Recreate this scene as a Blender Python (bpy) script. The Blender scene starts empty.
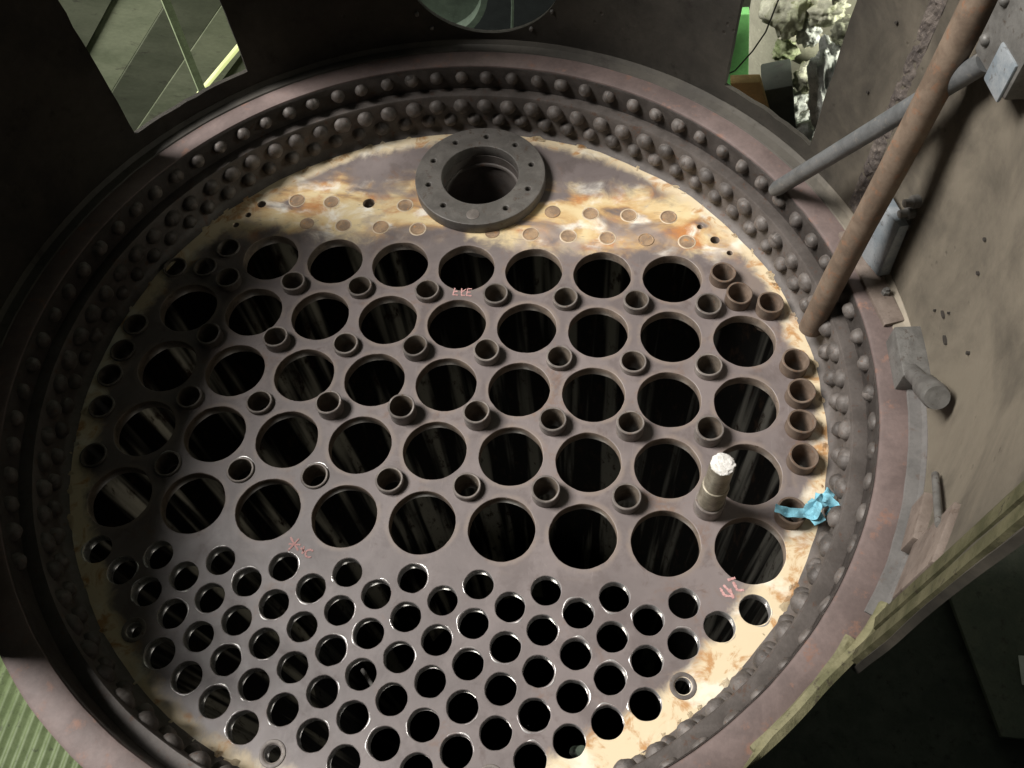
import bpy, bmesh, math, random
from mathutils import Vector, Matrix, noise

random.seed(7)
S = bpy.context.scene
COL = S.collection
U = 0.157                      # tube pitch in metres; the layout below is in pitches

# ------------------------------------------------------------------ camera
cam = bpy.data.cameras.new('camera')
cam.sensor_width = 36.0
cam.lens = 30.5569
cam.clip_start = 0.02
cam.clip_end = 200
camo = bpy.data.objects.new('camera', cam)
COL.objects.link(camo)
camo.matrix_world = Matrix(((0.991961, -0.066037, 0.107947, 2.16336 * U),
                            (0.059842, -0.506831, -0.859966, -10.1168 * U),
                            (0.111501, 0.859512, -0.498805, (0.24 - 5.79579) * U),
                            (0, 0, 0, 1)))
S.camera = camo
# ------------------------------------------------------------------ world and lamps (inside a dim shed)
w = bpy.data.worlds.new('World')
S.world = w
w.use_nodes = True
bgn = w.node_tree.nodes['Background']
bgn.inputs[0].default_value = (0.80, 0.88, 0.78, 1)
bgn.inputs[1].default_value = 0.028


def area(name, loc, target, sx, sy, power, col, spread=180):
    l = bpy.data.lights.new(name, 'AREA')
    l.shape = 'RECTANGLE'
    l.size, l.size_y, l.energy, l.color = sx, sy, power, col
    o = bpy.data.objects.new(name, l)
    o.location = loc
    o.rotation_euler = (Vector(target) - Vector(loc)).to_track_quat('-Z', 'Y').to_euler()
    l.spread = math.radians(spread)
    COL.objects.link(o)
    return o


area('shed_door_light', (-4.30, -5.4, 0.20), (0.15, 0, 0.05), 3.0, 2.3, 1120, (1.0, 0.965, 0.93))
area('opening_fill_light', (1.75, -0.66, 0.80), (0.78, -0.1, 1.02), 0.4, 0.35, 3.8, (1.0, 1.0, 0.88), 60)  # added lamp brightening the pieces seen in the right opening
area('roof_light', (0.3, -0.6, 2.45), (0.1, 0.0, 0.5), 2.6, 1.2, 9, (0.93, 1.0, 0.86))
area('barrel_fill_light', (-0.5, 3.7, -0.35), (0.55, 0.9, 0.55), 0.3, 0.3, 1.7, (1.0, 0.96, 0.86), 70)  # added lamp inside the barrel to bring out its streaks
S.view_settings.view_transform = 'Standard'
S.view_settings.look = 'None'
S.view_settings.exposure = 0.0
S.view_settings.gamma = 1.0
S.view_settings.use_curve_mapping = False


# ------------------------------------------------------------------ materials
class NT:
    def __init__(self, name):
        self.m = bpy.data.materials.new(name)
        self.m.use_nodes = True
        self.t = self.m.node_tree
        self.b = self.t.nodes['Principled BSDF']

    def n(self, typ, **kw):
        x = self.t.nodes.new(typ)
        for k, v in kw.items():
            setattr(x, k, v)
        return x

    def put(self, inp, v):
        if isinstance(v, bpy.types.NodeSocket):
            self.t.links.new(v, inp)
        else:
            inp.default_value = v

    def math(self, op, a, b=0.0, c=0.0, clamp=False):
        x = self.n('ShaderNodeMath', operation=op)
        x.use_clamp = clamp
        self.put(x.inputs[0], a)
        self.put(x.inputs[1], b)
        self.put(x.inputs[2], c)
        return x.outputs[0]

    def step(self, v, a, b):
        x = self.n('ShaderNodeMapRange', interpolation_type='SMOOTHSTEP')
        self.put(x.inputs[0], v)
        self.put(x.inputs[1], a)
        self.put(x.inputs[2], b)
        return x.outputs[0]

    def mix(self, f, a, b):
        x = self.n('ShaderNodeMix', data_type='RGBA')
        self.put(x.inputs[0], f)
        self.put(x.inputs[6], a if not isinstance(a, tuple) else (*a, 1))
        self.put(x.inputs[7], b if not isinstance(b, tuple) else (*b, 1))
        return x.outputs[2]

    def noise(self, vec, scale, detail=6, rough=0.6, dist=0.0):
        x = self.n('ShaderNodeTexNoise')
        self.put(x.inputs['Vector'], vec)
        x.inputs['Scale'].default_value = scale
        x.inputs['Detail'].default_value = detail
        x.inputs['Roughness'].default_value = rough
        x.inputs['Distortion'].default_value = dist
        return x.outputs[0]

    def vscale(self, vec, s):
        x = self.n('ShaderNodeVectorMath', operation='MULTIPLY')
        self.put(x.inputs[0], vec)
        x.inputs[1].default_value = s
        return x.outputs[0]

    def pos(self):
        return self.n('ShaderNodeNewGeometry').outputs['Position']

    def bump(self, h, strength, dist):
        x = self.n('ShaderNodeBump')
        x.inputs['Strength'].default_value = strength
        x.inputs['Distance'].default_value = dist
        self.put(x.inputs['Height'], h)
        self.t.links.new(x.outputs[0], self.b.inputs['Normal'])

    def fin(self, col, rough, metal=0.0, spec=0.5):
        self.put(self.b.inputs['Base Color'], col if not isinstance(col, tuple) else (*col, 1))
        self.put(self.b.inputs['Roughness'], rough)
        self.put(self.b.inputs['Metallic'], metal)
        self.put(self.b.inputs['Specular IOR Level'], spec)
        return self.m


def worn(name, a, b, c, scale=14, rough=(0.5, 0.8), metal=0.0, bump=0.5, bd=0.002, spec=0.4, stretch=(1, 1, 1), cmask=(0.56, 0.68)):
    """three-colour worn surface: a and b blend softly, c in patches"""
    t = NT(name)
    p = t.vscale(t.pos(), stretch)
    n1 = t.noise(p, scale, 8, 0.62, 0.4)
    n2 = t.noise(p, scale * 2.7, 8, 0.7)
    n3 = t.noise(p, scale * 11, 4, 0.7)
    col = t.mix(t.step(n1, 0.36, 0.64), a, b)
    col = t.mix(t.step(n2, *cmask), col, c)
    sp = t.math('MULTIPLY_ADD', n3, 0.5, 0.75)
    hs = t.n('ShaderNodeHueSaturation')
    t.put(hs.inputs['Value'], sp)
    t.put(hs.inputs['Color'], col)
    h = t.math('ADD', t.math('MULTIPLY', n2, 0.7), t.math('MULTIPLY', n3, 0.4))
    t.bump(h, bump, bd)
    r = t.math('MULTIPLY_ADD', n2, rough[1] - rough[0], rough[0])
    return t.fin(hs.outputs[0], r, metal, spec)


def plate_material():
    t = NT('tube_plate_steel')
    p = t.pos()
    sx = t.n('ShaderNodeSeparateXYZ')
    t.put(sx.inputs[0], t.vscale(p, (1 / U, 1 / U, 1 / U)))
    X, Z = sx.outputs[0], sx.outputs[2]
    r = t.math('SQRT', t.math('ADD', t.math('MULTIPLY', X, X), t.math('MULTIPLY', Z, Z)))
    big = t.noise(p, 6, 5, 0.6, 0.6)
    mid = t.noise(p, 19, 8, 0.66, 0.8)
    fine = t.noise(p, 90, 6, 0.7)
    strk = t.noise(t.vscale(p, (1, 1, 1.7)), 5.2, 6, 0.55, 0.8)
    strk2 = t.noise(t.vscale(p, (1, 1, 1.5)), 9.5, 7, 0.58, 0.5)
    pat = t.noise(t.vscale(p, (1, 1, 1.4)), 8.5, 8, 0.60, 0.5)
    crack = t.noise(t.vscale(p, (1, 1, 9)), 16, 5, 0.7, 1.5)
    # bare grey-mauve steel
    steel = t.mix(t.step(big, 0.35, 0.65), (0.142, 0.119, 0.113), (0.188, 0.158, 0.150))
    steel = t.mix(t.step(mid, 0.58, 0.72), steel, (0.115, 0.088, 0.080))
    steel = t.mix(t.math('MULTIPLY', t.step(fine, 0.6, 0.75), 0.5), steel, (0.25, 0.21, 0.195))
    scr = t.noise(t.vscale(p, (1, 1, 0.06)), 130, 4, 0.7, 0.3)
    scr2 = t.noise(t.vscale(p, (0.08, 1, 1)), 110, 4, 0.7, 0.3)
    steel = t.mix(t.math('MULTIPLY', t.step(scr, 0.60, 0.72), 0.22), steel, (0.30, 0.26, 0.25))
    steel = t.mix(t.math('MULTIPLY', t.step(scr2, 0.60, 0.72), 0.20), steel, (0.10, 0.08, 0.075))
    blot = t.noise(p, 10, 9, 0.72, 0.3)
    steel = t.mix(t.math('MULTIPLY', t.step(blot, 0.48, 0.62), 0.65), steel, (0.112, 0.090, 0.084))
    # worn rings round the big holes
    fx = t.math('SUBTRACT', X, t.math('ROUND', X))
    V = t.math('SUBTRACT', 0.24, Z)
    fv = t.math('SUBTRACT', V, t.math('ROUND', V))
    dd = t.math('SQRT', t.math('ADD', t.math('MULTIPLY', fx, fx), t.math('MULTIPLY', fv, fv)))
    dd = t.math('ADD', dd, t.math('MULTIPLY', t.math('SUBTRACT', mid, 0.5), 0.10))
    rowm = t.math('MULTIPLY', t.step(V, -2.6, -2.4), t.math('SUBTRACT', 1.0, t.step(V, 2.45, 2.6)))
    halo = t.math('MULTIPLY', t.math('MULTIPLY', t.math('SUBTRACT', 1.0, t.step(dd, 0.44, 0.50)), rowm), t.step(blot, 0.42, 0.60))
    steel = t.mix(t.math('MULTIPLY', halo, 0.6), steel, (0.25, 0.20, 0.165))
    rustm = t.math('MULTIPLY', t.step(t.noise(p, 7, 7, 0.7, 0.8), 0.54, 0.68), t.step(fine, 0.40, 0.55))
    steel = t.mix(t.math('MULTIPLY', rustm, 0.55), steel, (0.17, 0.10, 0.065))
    # scale left by the water: cream, white, rust
    crust = t.mix(t.step(strk, 0.42, 0.58), (0.50, 0.30, 0.11), (0.66, 0.53, 0.30))
    crust = t.mix(t.step(pat, 0.50, 0.68), crust, (0.46, 0.19, 0.055))
    crust = t.mix(t.step(strk2, 0.50, 0.68), crust, (0.82, 0.78, 0.69))
    crust = t.mix(t.math('MULTIPLY', t.step(fine, 0.6, 0.75), 0.3), crust, (0.34, 0.25, 0.19))
    crust = t.mix(t.math('MULTIPLY', t.step(crack, 0.60, 0.68), 0.75), crust, (0.20, 0.15, 0.13))
    crust = t.mix(t.math('MULTIPLY', t.step(big, 0.54, 0.68), 0.85), crust, (0.33, 0.27, 0.235))
    wob = t.math('MULTIPLY', t.math('SUBTRACT', big, 0.5), 1.3)
    wob2 = t.math('MULTIPLY', t.math('SUBTRACT', mid, 0.5), 0.8)
    zz = t.math('ADD', Z, t.math('ADD', wob, wob2))
    band = t.math('MULTIPLY', t.step(zz, 2.55, 3.0), t.math('SUBTRACT', 1.0, t.step(zz, 3.55, 4.1)))
    band = t.math('MULTIPLY', band, t.step(strk, 0.36, 0.50))
    rw = t.math('ADD', r, t.math('ADD', t.math('MULTIPLY', wob, 0.35), t.math('MULTIPLY', wob2, 0.5)))
    # the crust along the rim is widest low on the right-hand side
    lo = t.math('MULTIPLY', t.step(X, 0.5, 3.0), t.math('SUBTRACT', 1.0, t.step(Z, -2.6, -0.6)))
    rin = t.math('SUBTRACT', t.math('SUBTRACT', 4.74, t.math('MULTIPLY', t.math('SUBTRACT', 1.0, t.step(X, -4.0, -2.0)), 0.10)), t.math('MULTIPLY', lo, 0.26))
    edge = t.step(rw, rin, t.math('ADD', rin, 0.20))
    col = t.mix(band, steel, crust)
    rimc = t.mix(t.step(mid, 0.50, 0.63), (0.64, 0.53, 0.35), (0.44, 0.24, 0.095))
    rimc = t.mix(t.step(strk2, 0.50, 0.66), rimc, (0.74, 0.68, 0.55))
    col = t.mix(edge, col, rimc)
    t.bump(t.math('ADD', t.math('MULTIPLY', mid, 0.6), t.math('MULTIPLY', fine, 0.35)), 0.35, 0.0016)
    rough = t.math('ADD', t.math('MULTIPLY_ADD', mid, 0.30, 0.31), t.math('MULTIPLY', t.math('MAXIMUM', band, edge), 0.25))
    return t.fin(col, rough, 0.0, 0.55)


def barrel_material():
    t = NT('sooty_barrel_inside')
    p = t.pos()
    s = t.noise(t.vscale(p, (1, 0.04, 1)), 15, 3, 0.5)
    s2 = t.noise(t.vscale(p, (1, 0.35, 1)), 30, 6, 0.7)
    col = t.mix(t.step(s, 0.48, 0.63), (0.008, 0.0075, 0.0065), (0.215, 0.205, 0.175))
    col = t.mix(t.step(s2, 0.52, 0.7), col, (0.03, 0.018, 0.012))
    return t.fin(col, 0.9, 0.0, 0.05)


def plain(name, col, rough=0.6, metal=0.0, var=0.25, scale=30, bump=0.25, bd=0.001):
    d = tuple(max(0, v * (1 - var)) for v in col)
    l = tuple(min(1, v * (1 + var)) for v in col)
    return worn(name, d, col, l, scale, (rough - 0.1, rough + 0.15), metal, bump, bd)


M = {}
M['plate'] = plate_material()
M['bright'] = worn('bright_cut_steel', (0.62, 0.60, 0.58), (0.80, 0.78, 0.76), (0.34, 0.29, 0.26), 60, (0.15, 0.45), 0.7, 0.4, 0.0008)
M['dullcut'] = worn('dull_hole_wall', (0.17, 0.135, 0.11), (0.28, 0.22, 0.17), (0.10, 0.07, 0.05), 30, (0.35, 0.6), 0.2, 0.3, 0.001)
M['stub'] = worn('tube_stub_steel', (0.14, 0.122, 0.110), (0.21, 0.185, 0.165), (0.12, 0.080, 0.055), 40, (0.35, 0.65), 0.25, 0.5, 0.001)
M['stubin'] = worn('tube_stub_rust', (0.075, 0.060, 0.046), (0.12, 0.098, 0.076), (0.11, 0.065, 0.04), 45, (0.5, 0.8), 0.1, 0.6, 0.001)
M['stubrust'] = worn('orange_rusted_stub', (0.110, 0.078, 0.056), (0.16, 0.118, 0.088), (0.16, 0.080, 0.044), 40, (0.5, 0.75), 0.05, 0.6, 0.001)
M['flange'] = worn('rivet_ring_iron', (0.070, 0.060, 0.053), (0.105, 0.091, 0.082), (0.090, 0.052, 0.036), 17, (0.45, 0.75), 0.1, 0.5, 0.0018)
M['rivet'] = worn('rivet_head_iron', (0.080, 0.069, 0.061), (0.125, 0.111, 0.101), (0.10, 0.058, 0.038), 55, (0.4, 0.7), 0.1, 0.8, 0.0015)
M['ring'] = worn('red_oxide_ring', (0.105, 0.078, 0.071), (0.150, 0.112, 0.102), (0.185, 0.105, 0.078), 9, (0.5, 0.75), 0.05, 0.45, 0.0016)
M['shell'] = worn('smokebox_plate', (0.048, 0.044, 0.037), (0.075, 0.068, 0.056), (0.036, 0.031, 0.026), 5.5, (0.5, 0.8), 0.0, 0.55, 0.002, cmask=(0.55, 0.72))  # base colour darkened for the shaded left wall and crown
def tan_lit_side(m):  # tan residue, with the lit right wall's brightness painted into the colour
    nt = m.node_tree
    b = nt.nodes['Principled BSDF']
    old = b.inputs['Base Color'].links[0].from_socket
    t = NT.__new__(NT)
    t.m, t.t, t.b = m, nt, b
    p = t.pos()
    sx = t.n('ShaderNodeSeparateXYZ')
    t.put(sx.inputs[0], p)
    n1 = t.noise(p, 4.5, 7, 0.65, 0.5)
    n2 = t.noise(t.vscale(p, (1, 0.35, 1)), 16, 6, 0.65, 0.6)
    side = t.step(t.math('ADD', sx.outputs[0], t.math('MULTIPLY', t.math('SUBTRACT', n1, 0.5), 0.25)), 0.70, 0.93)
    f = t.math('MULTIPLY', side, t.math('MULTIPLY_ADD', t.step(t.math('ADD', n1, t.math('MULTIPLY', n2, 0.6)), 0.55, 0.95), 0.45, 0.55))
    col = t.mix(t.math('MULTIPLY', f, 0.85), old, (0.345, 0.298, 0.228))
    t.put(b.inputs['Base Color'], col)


def pitted(m):
    nt = m.node_tree
    b = nt.nodes['Principled BSDF']
    bn = [n for n in nt.nodes if n.type == 'BUMP'][0]
    t = NT.__new__(NT)
    t.m, t.t, t.b = m, nt, b
    p = t.pos()
    vo = t.n('ShaderNodeTexVoronoi')
    vo.inputs['Scale'].default_value = 38
    t.put(vo.inputs['Vector'], p)
    big = t.noise(p, 9, 4, 0.6)
    pit = t.math('MULTIPLY', t.math('SUBTRACT', 1.0, t.step(vo.outputs['Distance'], 0.05, 0.22)), t.step(big, 0.55, 0.68))
    old = b.inputs['Base Color'].links[0].from_socket
    t.put(b.inputs['Base Color'], t.mix(t.math('MULTIPLY', pit, 0.35), old, (0.04, 0.03, 0.022)))
    oh = bn.inputs['Height'].links[0].from_socket
    t.put(bn.inputs['Height'], t.math('SUBTRACT', oh, t.math('MULTIPLY', pit, 1.2)))


tan_lit_side(M['shell'])
pitted(M['shell'])
M['olive'] = worn('olive_angle_iron', (0.095, 0.092, 0.045), (0.165, 0.152, 0.084), (0.055, 0.046, 0.028), 22, (0.6, 0.85), 0.0, 0.7, 0.003)
M['rust'] = worn('rusty_pipe', (0.125, 0.090, 0.064), (0.185, 0.138, 0.100), (0.20, 0.110, 0.066), 19, (0.5, 0.75), 0.1, 0.6, 0.0015, cmask=(0.53, 0.66))
M['greybar'] = worn('grey_bar', (0.105, 0.110, 0.110), (0.155, 0.160, 0.160), (0.20, 0.19, 0.175), 25, (0.35, 0.6), 0.3, 0.4, 0.001)
M['scale'] = worn('flaking_scale', (0.055, 0.045, 0.04), (0.12, 0.10, 0.085), (0.22, 0.18, 0.15), 45, (0.6, 0.9), 0.0, 1.0, 0.004)
M['fit'] = worn('grey_fitting', (0.098, 0.094, 0.086), (0.150, 0.145, 0.134), (0.07, 0.056, 0.046), 26, (0.4, 0.65), 0.2, 0.5, 0.001)
M['blueplate'] = worn('pale_blue_plate', (0.20, 0.235, 0.26), (0.30, 0.325, 0.34), (0.11, 0.105, 0.10), 24, (0.3, 0.55), 0.3, 0.4, 0.001)
M['redbr'] = worn('red_brown_iron', (0.125, 0.098, 0.080), (0.175, 0.140, 0.116), (0.09, 0.065, 0.05), 22, (0.5, 0.75), 0.05, 0.5, 0.001)
M['flangeface'] = worn('grey_flange', (0.085, 0.078, 0.070), (0.128, 0.118, 0.107), (0.075, 0.054, 0.040), 20, (0.4, 0.65), 0.15, 0.4, 0.001)
M['bluegrey'] = worn('blue_grey_band', (0.092, 0.088, 0.083), (0.128, 0.121, 0.114), (0.09, 0.072, 0.062), 14, (0.45, 0.7), 0.1, 0.4, 0.001)
M['darkhole'] = plain('dark_recess', (0.030, 0.025, 0.020), 0.85)
M['chalk'] = worn('pink_chalk', (0.42, 0.22, 0.205), (0.58, 0.34, 0.32), (0.26, 0.17, 0.16), 260, (0.8, 0.95), 0, 0.6, 0.0008)
M['cloth'] = plain('pale_blue_cloth', (0.20, 0.47, 0.57), 0.85, 0, 0.38, 45, 0.7, 0.002)
M['crumb'] = worn('white_crumbly_plaster', (0.62, 0.60, 0.55), (0.85, 0.83, 0.79), (0.40, 0.36, 0.31), 110, (0.7, 0.95), 0, 1.0, 0.003)
M['barin'] = barrel_material()
M['brass'] = worn('dirty_bar', (0.20, 0.175, 0.13), (0.30, 0.27, 0.205), (0.13, 0.10, 0.07), 55, (0.3, 0.55), 0.35, 0.4, 0.001)
M['wool'] = worn('grey_mineral_wool', (0.45, 0.47, 0.43), (0.72, 0.74, 0.68), (0.26, 0.27, 0.24), 38, (0.85, 1.0), 0, 1.0, 0.006, spec=0.1)
M['rock'] = worn('pale_plaster_chunk', (0.36, 0.37, 0.25), (0.58, 0.58, 0.45), (0.22, 0.24, 0.11), 25, (0.8, 1.0), 0, 0.9, 0.004, spec=0.1)
M['greenp'] = plain('green_panel', (0.12, 0.33, 0.10), 0.6, 0, 0.12, 10)
M['tan'] = plain('tan_concrete', (0.33, 0.32, 0.24), 0.85, 0, 0.15, 12)
M['wood'] = plain('orange_wood', (0.62, 0.40, 0.17), 0.7, 0, 0.15, 25)
M['roof'] = worn('green_roof_board', (0.135, 0.155, 0.095), (0.19, 0.21, 0.135), (0.10, 0.105, 0.07), 7, (0.7, 0.9), 0, 0.5, 0.002, stretch=(0.4, 1, 1))
def vary(m, lo, hi):
    nt = m.node_tree
    b = nt.nodes['Principled BSDF']
    old = b.inputs['Base Color'].links[0].from_socket
    t = NT.__new__(NT)
    t.m, t.t, t.b = m, nt, b
    hs = t.n('ShaderNodeHueSaturation')
    t.put(hs.inputs['Color'], old)
    t.put(hs.inputs['Value'], t.math('MULTIPLY_ADD', t.n('ShaderNodeObjectInfo').outputs['Random'], hi - lo, lo))
    t.put(b.inputs['Base Color'], hs.outputs[0])


vary(M['roof'], 0.45, 1.5)
vary(M['rivet'], 0.65, 1.25)
vary(M['stub'], 0.75, 1.2)
M['rafter'] = plain('pale_green_rafter', (0.40, 0.48, 0.28), 0.85)
M['corr'] = worn('green_corrugated_sheet', (0.105, 0.14, 0.060), (0.14, 0.18, 0.085), (0.07, 0.085, 0.045), 12, (0.5, 0.7), 0, 0.4, 0.001)
M['dkplate'] = worn('dark_frame_plate', (0.045, 0.052, 0.042), (0.068, 0.074, 0.060), (0.035, 0.034, 0.030), 9, (0.5, 0.8), 0, 0.4, 0.002)
M['dkplate2'] = worn('dark_green_plate', (0.12, 0.135, 0.105), (0.16, 0.17, 0.13), (0.10, 0.095, 0.08), 9, (0.6, 0.85), 0, 0.4, 0.002)
M['hood'] = plain('grey_green_hood', (0.060, 0.082, 0.058), 0.6)
M['wire'] = plain('dark_wire', (0.04, 0.04, 0.03), 0.5)
M['white'] = plain('white_paint', (0.8, 0.8, 0.76), 0.6, 0, 0.05)
t = NT('daylight_strip')
t.put(t.b.inputs['Emission Color'], (0.80, 0.88, 0.35, 1))
t.b.inputs['Emission Strength'].default_value = 0.85
M['strip'] = t.fin((0.5, 0.5, 0.3), 0.6)


# ------------------------------------------------------------------ helpers
def P(u, v, z=0.0):
    """plate layout (pitches: u right, v down from the third big row, z away from the viewer) to metres"""
    return Vector((u * U, z * U, (0.24 - v) * U))


def Cy(r, deg, z):
    """boiler cylinder coordinates (radius in pitches, degrees clockwise from the crown, z) to metres"""
    a = math.radians(deg)
    return Vector((r * math.sin(a) * U, z * U, r * math.cos(a) * U))


def mesh(name, verts, faces, smooth=False):
    me = bpy.data.meshes.new(name)
    me.from_pydata([tuple(v) for v in verts], [], faces)
    me.validate()
    bm = bmesh.new()
    bm.from_mesh(me)
    bmesh.ops.recalc_face_normals(bm, faces=bm.faces)
    bm.to_mesh(me)
    bm.free()
    if smooth:
        me.polygons.foreach_set('use_smooth', [True] * len(me.polygons))
    return me


def obj(name, me, mat=None, parent=None, loc=None, rot=None):
    o = bpy.data.objects.new(name, me)
    if mat and me is not None and not me.materials:
        me.materials.append(M[mat])
    if parent:
        o.parent = parent
    if loc is not None:
        o.location = loc
    if rot is not None:
        o.rotation_euler = rot
    COL.objects.link(o)
    return o


def tag(o, label, cat=None, group=None, kind=None):
    o['label'] = label
    if cat:
        o['category'] = cat
    if group:
        o['group'] = group
    if kind:
        o['kind'] = kind
    return o


def empty(name, loc, label, cat, group=None):
    o = bpy.data.objects.new(name, None)
    o.location = loc
    o.empty_display_size = 0.05
    COL.objects.link(o)
    return tag(o, label, cat, group)


def sharp(o, deg=35):
    me = o.data
    me.polygons.foreach_set('use_smooth', [True] * len(me.polygons))
    me.set_sharp_from_angle(angle=math.radians(deg))
    return o


def lathe(prof, n=160, a0=0, a1=360, closed=True, wob=0.0, axis_pt=None):
    """revolve (r, z) about the boiler axis"""
    verts, faces = [], []
    full = abs(a1 - a0 - 360) < 1e-6
    cols = n if full else n + 1
    k = len(prof)
    for i in range(cols):
        a = a0 + (a1 - a0) * i / n
        for (r, z) in prof:
            p = Cy(r, a, z)
            if wob:
                nn = noise.noise(p * 9) * wob + noise.noise(p * 31) * wob * 0.5
                p = Cy(r + nn, a, z + nn * 0.6)
            verts.append(p)
    for i in range(n):
        j = (i + 1) % cols
        for q in range(k if closed else k - 1):
            q2 = (q + 1) % k
            faces.append((i * k + q, i * k + q2, j * k + q2, j * k + q))
    if not full and closed:
        faces.append(tuple(range(k)))
        faces.append(tuple((cols - 1) * k + q for q in reversed(range(k))))
    return mesh('lathe', verts, faces)


def turned(prof, n=24, cap0=False, cap1=False):
    """turned piece about local -Y (towards the viewer): prof of (radius, height) in metres"""
    verts, faces = [], []
    k = len(prof)
    for i in range(n):
        a = 2 * math.pi * i / n
        for (r, h) in prof:
            verts.append((r * math.cos(a), -h, r * math.sin(a)))
    for i in range(n):
        j = (i + 1) % n
        for q in range(k - 1):
            faces.append((i * k + q, i * k + q + 1, j * k + q + 1, j * k + q))
    if cap0:
        faces.append(tuple(i * k for i in range(n)))
    if cap1:
        faces.append(tuple(i * k + k - 1 for i in range(n)))
    return mesh('turned', verts, faces)


def tube(pts, rad, n=16, cap=True):
    """round bar through points; rad is a number or one per point"""
    pts = [Vector(p) for p in pts]
    rads = rad if isinstance(rad, (list, tuple)) else [rad] * len(pts)
    verts, faces = [], []
    up = Vector((0.1, 0.2, 1)).normalized()
    for i, p in enumerate(pts):
        d = (pts[min(i + 1, len(pts) - 1)] - pts[max(i - 1, 0)]).normalized()
        x = d.cross(up)
        if x.length < 1e-3:
            x = d.cross(Vector((1, 0, 0)))
        x.normalize()
        y = d.cross(x)
        for j in range(n):
            a = 2 * math.pi * j / n
            verts.append(p + (x * math.cos(a) + y * math.sin(a)) * rads[i])
    for i in range(len(pts) - 1):
        for j in range(n):
            k = (j + 1) % n
            faces.append((i * n + j, i * n + k, (i + 1) * n + k, (i + 1) * n + j))
    if cap:
        faces.append(tuple(reversed(range(n))))
        faces.append(tuple((len(pts) - 1) * n + j for j in range(n)))
    return mesh('tube', verts, faces)


def hexa(c8, bevel=0.0, seg=2):
    """solid from eight corners (four of one face, then the four behind them)"""
    me = mesh('hexa', c8, [(0, 1, 2, 3), (7, 6, 5, 4), (0, 4, 5, 1), (1, 5, 6, 2), (2, 6, 7, 3), (3, 7, 4, 0)])
    if bevel:
        bm = bmesh.new()
        bm.from_mesh(me)
        bmesh.ops.bevel(bm, geom=bm.edges[:], offset=bevel, segments=seg, affect='EDGES', profile=0.6)
        bm.to_mesh(me)
        bm.free()
    return me


def wallbox(a0, a1, z0, z1, r_in, r_out, bevel=0.002):
    """block on the shell wall: angles, depth range, inner and outer radius"""
    c = [Cy(r_in, a0, z0), Cy(r_in, a1, z0), Cy(r_in, a1, z1), Cy(r_in, a0, z1),
         Cy(r_out, a0, z0), Cy(r_out, a1, z0), Cy(r_out, a1, z1), Cy(r_out, a0, z1)]
    return hexa(c, bevel)


def circle(cx, cy, r, n, nick=0.0):
    out = []
    for i in range(n):
        a = 2 * math.pi * i / n
        rr = r + nick * (noise.noise(Vector((cx * 90 + math.cos(a) * 2.2, cy * 90 + math.sin(a) * 2.2, 3))) + 0.7 * min(0, noise.noise(Vector((cx * 50 + math.cos(a) * 7, cy * 50 + math.sin(a) * 7, 9)))))
        out.append((cx + rr * math.cos(a), cy + rr * math.sin(a)))
    return out


def pierced(loops, thick, bevel):
    """flat sheet with holes, front face at y = 0, extruded away from the viewer"""
    cu = bpy.data.curves.new('sheet', 'CURVE')
    cu.dimensions = '2D'
    cu.fill_mode = 'BOTH'
    cu.extrude = thick / 2 - bevel
    cu.bevel_depth = bevel
    cu.bevel_resolution = 1
    for pts in loops:
        sp = cu.splines.new('POLY')
        sp.points.add(len(pts) - 1)
        for q, (x, y) in zip(sp.points, pts):
            q.co = (x, y, 0, 1)
        sp.use_cyclic_u = True
    o = bpy.data.objects.new('tmp', cu)
    COL.objects.link(o)
    dg = bpy.context.evaluated_depsgraph_get()
    me = bpy.data.meshes.new_from_object(o.evaluated_get(dg))
    bpy.data.objects.remove(o)
    me.transform(Matrix(((1, 0, 0, 0), (0, 0, -1, thick / 2), (0, 1, 0, 0), (0, 0, 0, 1))))
    return me


def lump(size, seed, sub=4, amp=0.35, freq=2.2):
    bm = bmesh.new()
    bmesh.ops.create_icosphere(bm, subdivisions=sub, radius=1)
    off = Vector((seed * 3.1, seed * 1.7, seed * 0.9))
    for v in bm.verts:
        d = v.co.normalized()
        s = 1 + amp * noise.noise(d * freq + off) + amp * 0.5 * noise.noise(d * freq * 2.9 + off) + amp * 0.3 * noise.noise(d * freq * 8 + off)
        v.co = Vector((d.x * size[0], d.y * size[1], d.z * size[2])) * s
    me = bpy.data.meshes.new('lump')
    bm.to_mesh(me)
    bm.free()
    me.polygons.foreach_set('use_smooth', [True] * len(me.polygons))
    return me


# ================================================================== the boiler
boiler = empty('boiler_front', (0, 0, 0), 'rusty locomotive boiler front: round drilled tube plate inside a riveted ring and cut-open smokebox', 'boiler')
HA, HP, HV0 = 0.4035, 0.4665, 2.718
big_holes = [(i, v) for v in (-1, 0, 1, 2) for i in range(-4, 5)] + [(i, -2) for i in range(-3, 4)]
half_sites = [(i + 0.5, v) for v in (-1.5, -0.5, 0.5, 1.5) for i in range(-4, 4)]
right_sites = [(3.70, -2.04), (3.91, -1.66), (4.33, -1.53), (4.62, -0.61), (4.67, -0.15), (4.65, 0.30), (4.65, 0.79), (4.47, 1.53)]
left_sites = [(-3.70, -2.12), (-3.96, -1.74), (-4.42, -1.70), (-4.68, -0.64), (-4.72, -0.19), (-4.76, 0.23), (-4.70, 0.73), (-4.55, 1.46)]
hex_sites, plug_sites = [], []
for k in range(-10, 11):
    for m in range(0, 7):
        u = k * HA
        v = HV0 + (m + (0.5 if k % 2 else 0)) * HP
        rr = math.hypot(u, v - 0.24)
        if rr > 4.93:
            continue
        if (abs(k) == 8 and m == 2) or (abs(k) == 3 and m == 4):
            plug_sites.append((u, v))
        elif rr < 4.76:
            hex_sites.append((u, v))
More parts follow.
